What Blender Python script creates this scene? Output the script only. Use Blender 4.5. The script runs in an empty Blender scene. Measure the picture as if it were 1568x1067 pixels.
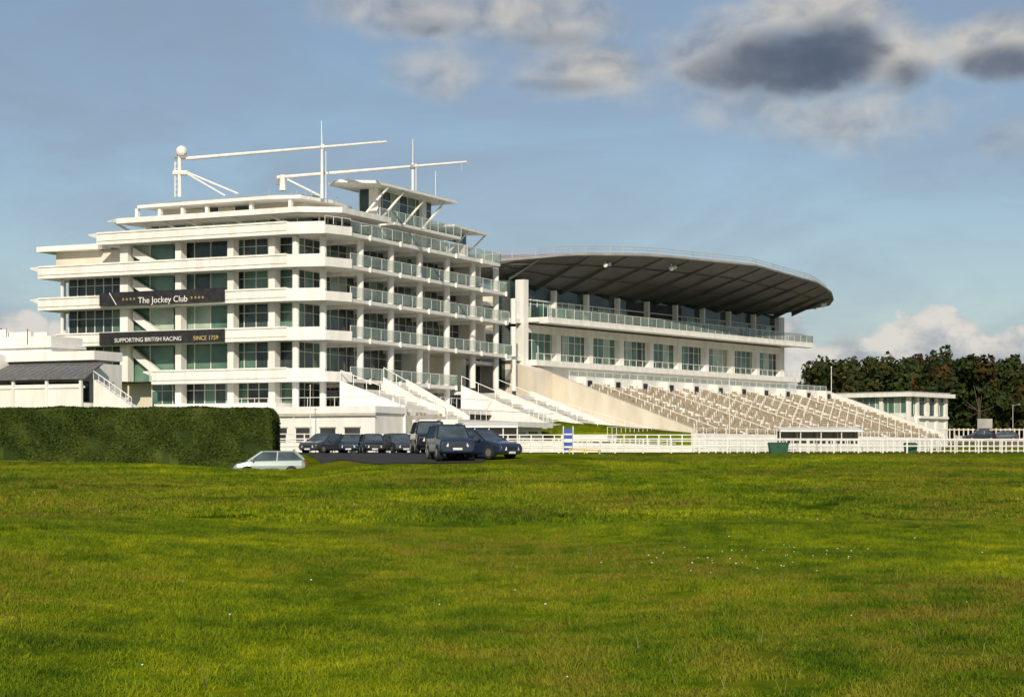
import bpy, bmesh, math, random
import numpy as np
from mathutils import Vector, Matrix
random.seed(7); rng=np.random.default_rng(11)
F=3000.0; H=1.7; HY=700.0; CXP=784.0
scene=bpy.context.scene
# ---------------------------------------------------------------- materials
def newmat(name):
    m=bpy.data.materials.new(name); m.use_nodes=True
    return m,m.node_tree,m.node_tree.nodes['Principled BSDF']
def ramp(nt,stops):
    r=nt.nodes.new('ShaderNodeValToRGB'); el=r.color_ramp.elements
    while len(el)<len(stops): el.new(0.5)
    for e,(p,c) in zip(el,stops): e.position=p; e.color=(*c,1)
    return r
def noisy(name,c1,c2,scale=(1,1,1),nscale=1.0,rough=0.6,metal=0,detail=5,lo=0.35,hi=0.65,spec=0.5,bump=0,transp=0):
    m,nt,b=newmat(name)
    g=nt.nodes.new('ShaderNodeNewGeometry'); mp=nt.nodes.new('ShaderNodeMapping'); mp.inputs['Scale'].default_value=scale
    n=nt.nodes.new('ShaderNodeTexNoise'); n.inputs['Scale'].default_value=nscale; n.inputs['Detail'].default_value=detail
    nt.links.new(g.outputs['Position'],mp.inputs['Vector']); nt.links.new(mp.outputs['Vector'],n.inputs['Vector'])
    r=ramp(nt,[(lo,c1),(hi,c2)]); nt.links.new(n.outputs['Fac'],r.inputs['Fac']); nt.links.new(r.outputs['Color'],b.inputs['Base Color'])
    b.inputs['Roughness'].default_value=rough; b.inputs['Metallic'].default_value=metal; b.inputs['Specular IOR Level'].default_value=spec
    if transp: b.inputs['Alpha'].default_value=1-transp
    return m
M={}
M['white']=noisy('white_painted_render',(.73,.72,.675),(.86,.845,.81),(1,1,.25),1.3,.5)
M['cream']=noisy('cream_render',(.62,.565,.46),(.74,.685,.58),(1,1,.3),.7,.7)
M['grey']=noisy('roof_grey_metal',(.26,.26,.25),(.36,.35,.33),(1,1,1),.6,.5)
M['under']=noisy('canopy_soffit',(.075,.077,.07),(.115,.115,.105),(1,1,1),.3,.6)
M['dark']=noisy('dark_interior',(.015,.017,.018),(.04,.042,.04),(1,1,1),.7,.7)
M['gl1']=noisy('glass_dark',(.014,.028,.028),(.05,.08,.072),(1,1,1),.35,.06)
M['gl2']=noisy('glass_green_tint',(.05,.12,.09),(.14,.25,.19),(1,1,1),.3,.06)
M['gl3']=noisy('glass_with_blinds',(.24,.35,.28),(.42,.50,.42),(1,1,1),.5,.12)
M['bal']=noisy('balustrade_glass',(.24,.33,.29),(.40,.49,.44),(1,1,1),.4,.08,transp=.66)
M['black']=noisy('banner_black',(.012,.012,.013),(.03,.03,.032),(1,1,1),2,.5)
M['gold']=noisy('gold_letter',(.5,.38,.15),(.65,.5,.2),(1,1,1),2,.5)
M['seat']=noisy('seat_timber',(.31,.25,.165),(.52,.45,.33),(1,1,1),2.5,.7)
M['straw']=noisy('dry_straw',(.24,.21,.08),(.36,.32,.14),(1,1,1),2.5,.7)
M['conc']=noisy('concrete',(.44,.42,.37),(.60,.57,.51),(1,1,1),1.1,.8)
M['slate']=noisy('slate_awning',(.10,.105,.11),(.18,.18,.18),(3,3,1),1.5,.6)
M['asph']=noisy('asphalt',(.035,.036,.04),(.065,.064,.064),(1,1,1),6,.9,spec=.1)
M['track']=noisy('worn_track',(.16,.12,.075),(.25,.20,.14),(1,1,1),.8,.95,spec=.05)
M['blue']=noisy('blue_paint',(.02,.06,.28),(.03,.08,.34),(1,1,1),2,.45)
M['yellow']=noisy('yellow_paint',(.6,.45,.04),(.7,.52,.06),(1,1,1),2,.5)
M['green']=noisy('green_plastic',(.01,.06,.035),(.02,.09,.05),(1,1,1),2,.5)
M['red']=noisy('red_paint',(.35,.05,.03),(.45,.07,.04),(1,1,1),2,.5)
M['brick']=noisy('red_brick',(.2,.08,.05),(.3,.12,.07),(1,1,1),3,.8)
M['bark']=noisy('bark',(.04,.03,.02),(.09,.07,.05),(1,1,.3),2,.9)
def foliage(name,stops,sc=.6,rough=.6):
    m,nt,b=newmat(name)
    g=nt.nodes.new('ShaderNodeNewGeometry'); n=nt.nodes.new('ShaderNodeTexNoise'); n.inputs['Scale'].default_value=sc; n.inputs['Detail'].default_value=4
    nt.links.new(g.outputs['Position'],n.inputs['Vector'])
    mx=nt.nodes.new('ShaderNodeMath'); mx.operation='MULTIPLY_ADD'; mx.inputs[1].default_value=.3; 
    nt.links.new(g.outputs['Random Per Island'],mx.inputs[0])
    s=nt.nodes.new('ShaderNodeMath'); s.operation='SUBTRACT'; s.inputs[1].default_value=.15; nt.links.new(n.outputs['Fac'],s.inputs[0]); nt.links.new(s.outputs[0],mx.inputs[2])
    r=ramp(nt,stops); nt.links.new(mx.outputs[0],r.inputs['Fac']); nt.links.new(r.outputs['Color'],b.inputs['Base Color'])
    b.inputs['Roughness'].default_value=rough; b.inputs['Specular IOR Level'].default_value=.12
    return m
M['hedge']=foliage('hedge_leaves',[(.3,(.019,.034,.004)),(.5,(.034,.055,.006)),(.72,(.062,.082,.011))],.9)
M['wood1']=foliage('leaves_dark_green',[(.3,(.014,.025,.006)),(.7,(.036,.052,.012))],.25)
M['wood2']=foliage('leaves_olive',[(.3,(.021,.027,.007)),(.7,(.050,.054,.013))],.25)
M['wood3']=foliage('leaves_autumn',[(.3,(.030,.024,.007)),(.7,(.066,.044,.012))],.25)
def grassmat(name,ground):
    m,nt,b=newmat(name); L=nt.links.new
    g=nt.nodes.new('ShaderNodeNewGeometry')
    def noise(sc,det,scale=(1,1,1),dist=0):
        mp=nt.nodes.new('ShaderNodeMapping'); mp.inputs['Scale'].default_value=scale; L(g.outputs['Position'],mp.inputs['Vector'])
        n=nt.nodes.new('ShaderNodeTexNoise'); n.inputs['Scale'].default_value=sc; n.inputs['Detail'].default_value=det; n.inputs['Distortion'].default_value=dist; L(mp.outputs['Vector'],n.inputs['Vector']); return n
    n1=noise(.17,4,(1,.7,0),.5); n2=noise(1.3,5,(1,.7,0)); n3=noise(.10,3,(1,.5,0)); n4=noise(6,3,(1,.7,0))
    d=.85 if ground else 1.0
    r1=ramp(nt,[(.37,(.036*d,.072*d,.003)),(.45,(.080*d,.130*d,.004)),(.54,(.160*d,.205*d,.005)),(.64,(.31*d,.315*d,.008))])  # turf colour variation; darkest stop also paints shading of uneven bumps into the colour
    def mul(n,k,add=None):
        a=nt.nodes.new('ShaderNodeMath'); a.operation='MULTIPLY_ADD'; a.inputs[1].default_value=k; a.inputs[2].default_value=0
        L(n.outputs['Fac'],a.inputs[0]); 
        if add is not None: L(add,a.inputs[2])
        return a.outputs[0]
    tot=mul(n4,.20,mul(n2,.36,mul(n1,.44)))
    L(tot,r1.inputs['Fac'])
    r3=ramp(nt,[(.45,(0,0,0)),(.57,(1,1,1))]); L(n3.outputs['Fac'],r3.inputs['Fac'])
    r4=ramp(nt,[(.42,(0,0,0)),(.60,(.8,.8,.8))]); L(n2.outputs['Fac'],r4.inputs['Fac'])
    mm=nt.nodes.new('ShaderNodeMath'); mm.operation='MULTIPLY'; L(r3.outputs['Color'],mm.inputs[0]); L(r4.outputs['Color'],mm.inputs[1])
    mix=nt.nodes.new('ShaderNodeMix'); mix.data_type='RGBA'; mix.inputs[7].default_value=(.165*d,.135*d,.020,1)
    L(mm.outputs[0],mix.inputs[0]); L(r1.outputs['Color'],mix.inputs[6])
    hs=nt.nodes.new('ShaderNodeHueSaturation'); L(mix.outputs[2],hs.inputs['Color'])
    mr=nt.nodes.new('ShaderNodeMapRange'); mr.inputs[3].default_value=.68; mr.inputs[4].default_value=1.32; L(g.outputs['Random Per Island'],mr.inputs[0])
    if not ground: L(mr.outputs[0],hs.inputs['Value'])
    L(hs.outputs['Color'],b.inputs['Base Color']); b.inputs['Roughness'].default_value=.9; b.inputs['Specular IOR Level'].default_value=0.0 if ground else .12
    return m
M['blade']=grassmat('grass_blade',False); M['turf']=grassmat('turf_ground',True)
# ---------------------------------------------------------------- mesh helpers
def empty(name,loc=(0,0,0)):
    e=bpy.data.objects.new(name,None); scene.collection.objects.link(e); e.location=loc; return e
class Part:
    def __init__(s,name): s.name=name; s.v=[]; s.f=[]; s.m=[]; s.mats=[]
    def mi(s,k):
        if k not in s.mats: s.mats.append(k)
        return s.mats.index(k)
    def face(s,pts,k):
        b=len(s.v); s.v+= [tuple(p) for p in pts]; s.f.append(tuple(range(b,b+len(pts)))); s.m.append(s.mi(k))
    def hexa(s,c,k):
        b=len(s.v); s.v+=[tuple(p) for p in c]; i=s.mi(k)
        for q in ((3,2,1,0),(4,5,6,7),(0,1,5,4),(1,2,6,5),(2,3,7,6),(3,0,4,7)):
            s.f.append(tuple(b+j for j in q)); s.m.append(i)
    def prism(s,bot,top,k):
        n=len(bot); b=len(s.v); s.v+=[tuple(p) for p in bot]+[tuple(p) for p in top]; i=s.mi(k)
        s.f.append(tuple(b+j for j in range(n))[::-1]); s.f.append(tuple(b+n+j for j in range(n)))
        for j in range(n): s.f.append((b+j,b+(j+1)%n,b+n+(j+1)%n,b+n+j))
        s.m+= [i]*(n+2)
    def beam(s,a,b_,r,k,n=6,r2=None):
        a=Vector(a); b_=Vector(b_); d=(b_-a).normalized(); u=d.orthogonal().normalized(); w=d.cross(u); r2=r if r2 is None else r2
        s.prism([a+(u*math.cos(t)+w*math.sin(t))*r for t in [2*math.pi*i/n for i in range(n)]],
                [b_+(u*math.cos(t)+w*math.sin(t))*r2 for t in [2*math.pi*i/n for i in range(n)]],k)
    def sphere(s,c,r,k,n=10,sc=(1,1,1)):
        b=len(s.v); i=s.mi(k); R=n//2+1
        for a in range(R+1):
            for q in range(n):
                th=math.pi*a/R; ph=2*math.pi*q/n
                s.v.append((c[0]+r*sc[0]*math.sin(th)*math.cos(ph),c[1]+r*sc[1]*math.sin(th)*math.sin(ph),c[2]+r*sc[2]*math.cos(th)))
        for a in range(R):
            for q in range(n):
                s.f.append((b+a*n+q,b+a*n+(q+1)%n,b+(a+1)*n+(q+1)%n,b+(a+1)*n+q)); s.m.append(i)
    def build(s,parent=None,recalc=True,smooth=False,bevel=0):
        me=bpy.data.meshes.new(s.name); me.from_pydata(s.v,[],s.f)
        for k in s.mats: me.materials.append(M[k])
        me.polygons.foreach_set('material_index',s.m)
        if recalc:
            bm=bmesh.new(); bm.from_mesh(me); bmesh.ops.recalc_face_normals(bm,faces=bm.faces); bm.to_mesh(me); bm.free()
        if smooth: me.polygons.foreach_set('use_smooth',[True]*len(me.polygons))
        me.update(); o=bpy.data.objects.new(s.name,me); scene.collection.objects.link(o)
        if parent: o.parent=parent
        if bevel:
            md=o.modifiers.new('bevel','BEVEL'); md.width=bevel; md.segments=2; md.limit_method='ANGLE'
        return o
class Frame:
    def __init__(s,px,Y,ang_vec):
        s.O=Vector(((px-CXP)*Y/F,Y,H)); b=Vector(ang_vec).normalized(); s.B=Vector((b[0],b[1],0)); s.A=Vector((-b[1],b[0],0))
    def p(s,a,b,z): return s.O+s.A*a+s.B*b+Vector((0,0,z))
    def sa(s,px,b):
        k=(px-CXP)/F; o=s.O+s.B*b; return (k*o.y-o.x)/(s.A.x-k*s.A.y)
    def sb(s,px,a):
        k=(px-CXP)/F; o=s.O+s.A*a; return (k*o.y-o.x)/(s.B.x-k*s.B.y)
    def z(s,py,a,b): return (HY-py)*s.p(a,b,0).y/F
    def box(s,P,a0,a1,b0,b1,z0,z1,k):
        P.hexa([s.p(a0,b0,z0),s.p(a1,b0,z0),s.p(a1,b1,z0),s.p(a0,b1,z0),s.p(a0,b0,z1),s.p(a1,b0,z1),s.p(a1,b1,z1),s.p(a0,b1,z1)],k)
    def slab(s,P,pts,z0,z1,k):
        P.prism([s.p(a,b,z0) for a,b in pts],[s.p(a,b,z1) for a,b in pts],k)
    def wall(s,P,p0,p1,th,z0,z1,k):
        d=Vector((p1[0]-p0[0],p1[1]-p0[1])); n=Vector((-d[1],d[0])).normalized()*th/2
        s.slab(P,[(p0[0]+n[0],p0[1]+n[1]),(p1[0]+n[0],p1[1]+n[1]),(p1[0]-n[0],p1[1]-n[1]),(p0[0]-n[0],p0[1]-n[1])],z0,z1,k)
    def beam(s,P,a,b,r,k,n=6): P.beam(s.p(*a),s.p(*b),r,k,n)
    def glazing(s,P,p0,p1,z0,z1,pane,ch,mull=.09,trans=True):
        d=Vector((p1[0]-p0[0],p1[1]-p0[1])); L=d.length; n=max(1,round(L/pane))
        for i in range(n):
            q0=(p0[0]+d[0]*i/n,p0[1]+d[1]*i/n); q1=(p0[0]+d[0]*(i+1)/n,p0[1]+d[1]*(i+1)/n)
            k=random.choice(ch); s.wall(P,q0,q1,.04,z0,z1,k)
            s.wall(P,(q0[0]-d[0]/L*mull/2,q0[1]-d[1]/L*mull/2),(q0[0]+d[0]/L*mull/2,q0[1]+d[1]/L*mull/2),.16,z0,z1,'white')
        if trans: 
            s.wall(P,p0,p1,.13,z0+(z1-z0)*.74,z0+(z1-z0)*.74+.05,'white')
    def rail(s,P,p0,p1,z0,z1,post=1.6,glass=True):
        d=Vector((p1[0]-p0[0],p1[1]-p0[1])); L=d.length; n=max(1,round(L/post))
        if glass: s.wall(P,p0,p1,.03,z0+.08,z1-.06,'bal')
        P.beam(s.p(*p0,z1),s.p(*p1,z1),.035,'white',5)
        for i in range(n+1):
            q=(p0[0]+d[0]*i/n,p0[1]+d[1]*i/n); P.beam(s.p(*q,z0),s.p(*q,z1),.03,'white',4)
# ---------------------------------------------------------------- terrain
def sstep(x): x=np.clip(x,0,1); return x*x*(3-2*x)
CX=np.array([-60,-27.4,-15.9,-11.5,-9.0,-5,-2.9,0,3,5,11,27,60]); CZ=np.array([1.5,1.42,1.12,1.10,1.8,1.93,1.93,1.97,1.93,1.74,1.76,1.68,1.6])
def terr(x,y):
    x=np.asarray(x,float); y=np.asarray(y,float)
    xr=x*105/np.maximum(y,20)
    cr=(np.interp(xr,CX,CZ)+np.interp(xr-.7,CX,CZ)+np.interp(xr+.7,CX,CZ)+np.interp(xr-1.4,CX,CZ)+np.interp(xr+1.4,CX,CZ))/5
    g=np.interp(y,[0,20,40,60,80,95,108],[0,0,.12,.30,.50,.70,1.0]); g=(g+np.interp(y-3,[0,20,40,60,80,95,108],[0,0,.12,.30,.50,.70,1.0])+np.interp(y+3,[0,20,40,60,80,95,108],[0,0,.12,.30,.50,.70,1.0]))/3
    near=1.6*g+(cr-1.6)*sstep((y-55)/45)*g
    far=np.interp(y,[100,130,150,180,300,500,3000],[1.85,1.9,2.02,2.15,2.7,4,14])
    z=near+(far-near)*sstep((y-108)/26)
    z=z+np.clip(1-(y-60)/60,0,1)*(.10*np.sin(x*.31+y*.13)*np.sin(y*.19-x*.1+1)+.035*np.sin(x*.75+y*.3+2)*np.sin(y*.45-.3*x))
    z=z+np.clip(1-(y-34)/10,0,1)*.014*np.sin(1.7*x+.5*y+np.sin(.6*y))*np.sin(1.1*y-.5*x)
    z=z+.38*sstep((-x-1.5)/8)*np.clip(1-np.abs(y-28)/24,0,1)
    z=z-.62*np.exp(-((x+13.2)/3.6)**2-((y-112)/4.5)**2)
    z=z+1.35*sstep((x-52)/12)*sstep((y-205)/55)
    return z
def T(x,y): return float(terr(x,y))
ys=np.concatenate([np.arange(-30,8,4),np.arange(8,45,.35),np.arange(45,125,.6),np.arange(125,260,3),np.arange(260,600,20),np.geomspace(600,3000,14)])
us=np.concatenate([np.linspace(-1,-.36,14)[:-1],np.linspace(-.36,.36,170),np.linspace(.36,1,14)[1:]])
W=np.maximum(np.abs(ys),30)*1.0+8
GX=us[None,:]*W[:,None]*1.0; GY=np.repeat(ys[:,None],len(us),1); GZ=terr(GX,GY)
nv=len(us); v=np.stack([GX,GY,GZ],-1).reshape(-1,3)
f=[(i*nv+j,i*nv+j+1,(i+1)*nv+j+1,(i+1)*nv+j) for i in range(len(ys)-1) for j in range(nv-1)]
me=bpy.data.meshes.new('ground'); me.from_pydata(v.tolist(),[],f); me.materials.append(M['turf']); me.polygons.foreach_set('use_smooth',[True]*len(f))
scene.collection.objects.link(bpy.data.objects.new('grass_ground',me))
def drape(name,xf0,xf1,y0,y1,k,n=30,m=10,dz=.02):
    P=Part(name)
    for i in range(n+1):
        y=y0+(y1-y0)*i/n
        for j in range(m+1):
            a=xf0(y); b=xf1(y); x=a+(b-a)*j/m; P.v.append((x,y,T(x,y)+dz))
    for i in range(n):
        for j in range(m): P.f.append((i*(m+1)+j,i*(m+1)+j+1,(i+1)*(m+1)+j+1,(i+1)*(m+1)+j)); P.m.append(P.mi(k))
    return P.build(recalc=False)
rx0=lambda y:np.interp(y,[96,100,108,150],[-6.6,-7.8,-10.0,-17]); rx1=lambda y:np.interp(y,[96,100,108,150],[-1.6,-1.2,-1.0,-4])
drape('asphalt_road',rx0,rx1,96.5,152,'asph',60,14,.03)
drape('asphalt_forecourt',lambda y:-30,lambda y:56,158,172,'asph',6,60,.03)
drape('car_park_surface',lambda y:60,lambda y:130,228,300,'track',30,40,.06)
# ---------------------------------------------------------------- grass patches
def patch(size,n,hmin,hmax,w,seed):
    r=np.random.default_rng(seed)
    x=(r.random(n)-.5)*size*1.06; y=(r.random(n)-.5)*size*1.06
    cl=.5+.5*np.sin(x*3.1+seed+1.5*np.sin(y*2))*np.sin(y*2.7+seed*2); h=(hmin+(hmax-hmin)*r.random(n)**1.8)*(.6+.9*cl*cl)
    a=r.random(n)*6.283; lean=(.3+1.0*r.random(n))*h; la=r.random(n)*6.283
    dx=np.cos(a)*w/2*(.6+.8*r.random(n)); dy=np.sin(a)*w/2
    V=np.zeros((n,5,3))
    V[:,0]=np.stack([x-dx,y-dy,-.03+0*x],1); V[:,1]=np.stack([x+dx,y+dy,-.03+0*x],1)
    mx=x+np.cos(la)*lean*.35; my=y+np.sin(la)*lean*.35
    V[:,2]=np.stack([mx+dx*.8,my+dy*.8,h*.6],1); V[:,3]=np.stack([mx-dx*.8,my-dy*.8,h*.6],1)
    V[:,4]=np.stack([x+np.cos(la)*lean,y+np.sin(la)*lean,h],1)
    me=bpy.data.meshes.new('grass_patch'); fs=[]
    for i in range(n): b=i*5; fs.append((b,b+1,b+2,b+3)); fs.append((b+3,b+2,b+4))
    me.from_pydata(V.reshape(-1,3).tolist(),[],fs); me.materials.append(M['blade']); return me
gp=empty('meadow_grass')
near=[patch(2,8500,.020,.062+.014*(i%3),.008,i) for i in range(6)]; farp=[patch(5,9000,.035,.10+.02*i,.026,20+i) for i in range(3)]
def place(me,x,y,nm):
    e=.6; n=Vector((-(T(x+e,y)-T(x-e,y))/(2*e),-(T(x,y+e)-T(x,y-e))/(2*e),1)).normalized()
    q=n.to_track_quat('Z','Y').to_matrix().to_4x4()
    o=bpy.data.objects.new(nm,me); scene.collection.objects.link(o)
    o.matrix_world=Matrix.Translation((x,y,T(x,y)))@q@Matrix.Rotation(random.randint(0,3)*math.pi/2,4,'Z'); o.parent=gp
y=9.0
while y<43:
    hw=.30*y+3; x=-math.ceil(hw/2)*2
    while x<=hw: place(random.choice(near),x+1,y+1,'near_tuft_patch'); x+=2
    y+=2
y=45.5
while y<112:
    hw=.30*y+5; x=-math.ceil(hw/5)*5
    while x<=hw:
        if not(y>93 and rx0(y)-3.0<x+1<rx1(y)+3.0): place(random.choice(farp),x+1,y,'far_tuft_patch')
        x+=5
    y+=5
P=Part('wildflowers')
for i in range(150):
    if i<80: yy=random.gauss(31,2.2); xx=(random.triangular(930,1350,1200)-CXP)*yy/F
    else: yy=random.uniform(14,80); xx=random.uniform(-.27,.27)*yy
    z=T(xx,yy); h=random.uniform(.05,.10); P.beam((xx,yy,z),(xx+.01,yy,z+h),.003,'blade',3)
    if random.random()<.5: P.sphere((xx+.01,yy,z+h),random.uniform(.007,.015),'white',6,(1,1,.6))
P.build(recalc=False)
P=Part('tall_grass_stalks')
for i in range(220):
    yy=random.uniform(14,75); xx=random.uniform(-.28,.28)*yy; z=T(xx,yy)
    for q in range(random.randint(1,2)):
        a=random.uniform(0,6.28); h=random.uniform(.07,.22); l=random.uniform(.01,.10)
        P.beam((xx+.02*q,yy,z),(xx+.02*q+math.cos(a)*l,yy+math.sin(a)*l,z+h),.0025,'straw',3,.0015)
P.build(recalc=False)
# ---------------------------------------------------------------- leaf helper
def leaves(P,C,N,size,k):
    for c,n in zip(C,N):
        n=Vector(n)+Vector(rng.normal(0,.45,3)); n.normalize(); u=n.orthogonal().normalized(); w=n.cross(u); a=random.random()*6.28
        u2=u*math.cos(a)+w*math.sin(a); w2=n.cross(u2); s=size*random.uniform(.6,1.3); c=Vector(c)
        P.face([c-u2*s,c-w2*s*.6,c+u2*s,c+w2*s*.6],k)
hd=empty('clipped_hedge'); P=Part('hedge_core'); 
hx0,hx1,hy0,hy1=-42,-14.05,115,118; ht=4.6
def hprof(x): return ht+ .04*math.sin(x*.9)+.03*math.sin(x*2.3)
N=60
for i in range(N):
    xa=hx0+(hx1-hx0)*i/N; xb=hx0+(hx1-hx0)*(i+1)/N
    P.hexa([(xa,hy0,.3),(xb,hy0,.3),(xb,hy1,.3),(xa,hy1,.3),(xa,hy0+.1,hprof(xa)-.06),(xb-(.25 if i==N-1 else 0),hy0+.1,hprof(xb)-.06-(.15 if i==N-1 else 0)),(xb-(.25 if i==N-1 else 0),hy1-.1,hprof(xb)-.06-(.15 if i==N-1 else 0)),(xa,hy1-.1,hprof(xa)-.06)],'hedge')
P.build(hd)
P=Part('hedge_leaves'); C=[];Nn=[]
for i in range(42000):
    x=random.uniform(-34,hx1); z=random.uniform(.9,ht); bul=.14*math.sin(x*1.7+z)*math.sin(z*2.1+x*.4)+random.uniform(-.08,.05)
    C.append((x-(max(0,z-ht+.8)**2)*.5*max(0,(x-hx1+.5)*2),hy0-.03-bul+(max(0,z-ht+.3)**2)*1.2,z)); Nn.append((0,-1,.15))
for i in range(9000):
    C.append((random.uniform(-34,hx1-.3),random.uniform(hy0,hy1),0)); c=C[-1]; C[-1]=(c[0],c[1],hprof(c[0])+random.uniform(-.06,.06)); Nn.append((0,0,1))
for i in range(5500):
    z=random.uniform(.9,ht); C.append((hx1+.05+random.uniform(-.08,.06)-(max(0,z-ht+.8)**2)*.6,random.uniform(hy0,hy1),z)); Nn.append((1,0,.1))
leaves(P,C,Nn,.075,'hedge'); P.build(hd,recalc=False)
wd=empty('woodland'); P=Part('foliage'); TP=Part('trunks')
def tree(x,y,h,k):
    z0=T(x,y); TP.beam((x,y,z0-.5),(x,y,z0+h*.6),.5,'bark',6,.2)
    cw=h*random.uniform(.30,.40)
    for i in range(14):
        a=random.random()*6.28; rr=cw*random.random()**.5; zz=z0+h*random.uniform(.16,.88); fall=1-max(0,(zz-z0)/h-.55)*1.6
        c=Vector((x+math.cos(a)*rr*fall,y+math.sin(a)*rr*fall,zz)); r=h*random.uniform(.10,.17)
        TP.beam((x,y,z0+h*.35),c,.15,'bark',4,.05)
        kk=k if random.random()<.8 else random.choice(['wood1','wood2','wood3'])
        D=rng.normal(0,1,(190,3)); D/=np.linalg.norm(D,axis=1)[:,None]; R=r*(rng.random(190)**.3)*(1+.2*np.sin(D[:,0]*5))
        leaves(P,[c+Vector(d)*q for d,q in zip(D,R)],D,.62,kk)
for row,(yy,n) in enumerate([(400,15),(425,16),(455,14)]):
    for i in range(n):
        px=1228+(1720-1228)*(i+random.random()*.7)/n
        top=np.interp(px,[1230,1290,1330,1375,1420,1500,1568,1720],[584,541,528,543,526,538,546,545])+random.uniform(-6,12)+(0 if row else 10)
        y_=yy+random.uniform(-6,6); x_=(px-CXP)*y_/F
        h=(HY-top)*y_/F+H-T(x_,y_); tree(x_,y_,h,random.choice(['wood1','wood2','wood1','wood3','wood2','wood1']))
P.build(wd,recalc=False); TP.build(wd,recalc=False)
# ---------------------------------------------------------------- multi storey stand
Q=Frame(485,180,(1401,3000)); S0=30; TT=41.5
qs=empty('multi_storey_grandstand')
P=Part('slabs_and_parapets'); G=Part('glazing'); C_=Part('columns'); R=Part('balustrades')
lv={1:(6.95,8.2),2:(10.75,11.95),3:(14.35,15.5),4:(17.45,18.6),5:(20.45,21.55)}
Ls={1:Q.sa(232,-1.6),2:Q.sa(85,-1.6),3:Q.sa(58,-1.6),4:Q.sa(58,-1.6),5:Q.sa(148,-1.6)}
Rt={1:Q.sb(700,-2.3),2:Q.sb(783,-2.3),3:Q.sb(779,-2.3),4:Q.sb(776,-2.3),5:Q.sb(766,-2.3)}
for l,(z0,z1) in lv.items():
    S=Ls[l]; Tn=Rt[l]
    Q.slab(P,[(S,-1.4),(2,-1.6),(-1.3,-.9),(-2.3,2),(-2.3,Tn),(S-2,Tn)],z0,z0+.34,'white')
    Q.wall(P,(S,-1.5),(2,-1.72),.25,z0-.05,z1,'white'); Q.wall(P,(2.05,-1.72),(-1.5,-1.0),.25,z0-.05,z1-.05,'white'); Q.wall(P,(-1.45,-1.0),(-2.5,2),.25,z0-.04,z1-.35,'white')
    Q.wall(P,(S-.05,-1.45),(S-.05,3),.25,z0-.04,z1,'white')
    Q.wall(P,(S-.1,-1.68),(2.1,-1.89),.10,z1-.12,z1+.04,'white'); Q.wall(P,(S-.1,-1.66),(2.1,-1.87),.05,z0+.28,z0+.33,'conc')
    P.prism([Q.p(S,-1.6,z1-.5),Q.p(S+1.2,-1.3,z1-.15),Q.p(S,3,z1-.5)],[Q.p(S,-1.6,z1),Q.p(S+1.2,-1.3,z1-.02),Q.p(S,3,z1)],'white')
    Q.rail(R,(-2.35,2.1),(-2.35,Tn),z0+.34,z0+1.4,2.0); Q.rail(R,(-2.35,Tn),(2,Tn),z0+.34,z0+1.4,2.0)
    for t in np.arange(5.8,Tn,6): Q.box(P,-2.5,-2.3,t-.08,t+.08,z0-.1,z0+.4,'white')
floors=[(4.6,6.95),(7.29,10.75),(11.09,14.35),(14.69,17.45),(17.79,20.45)]
pier_px=[192,275,355,418]
glch=['gl1','gl1','gl2','gl2','gl1','gl3','gl1']
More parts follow.
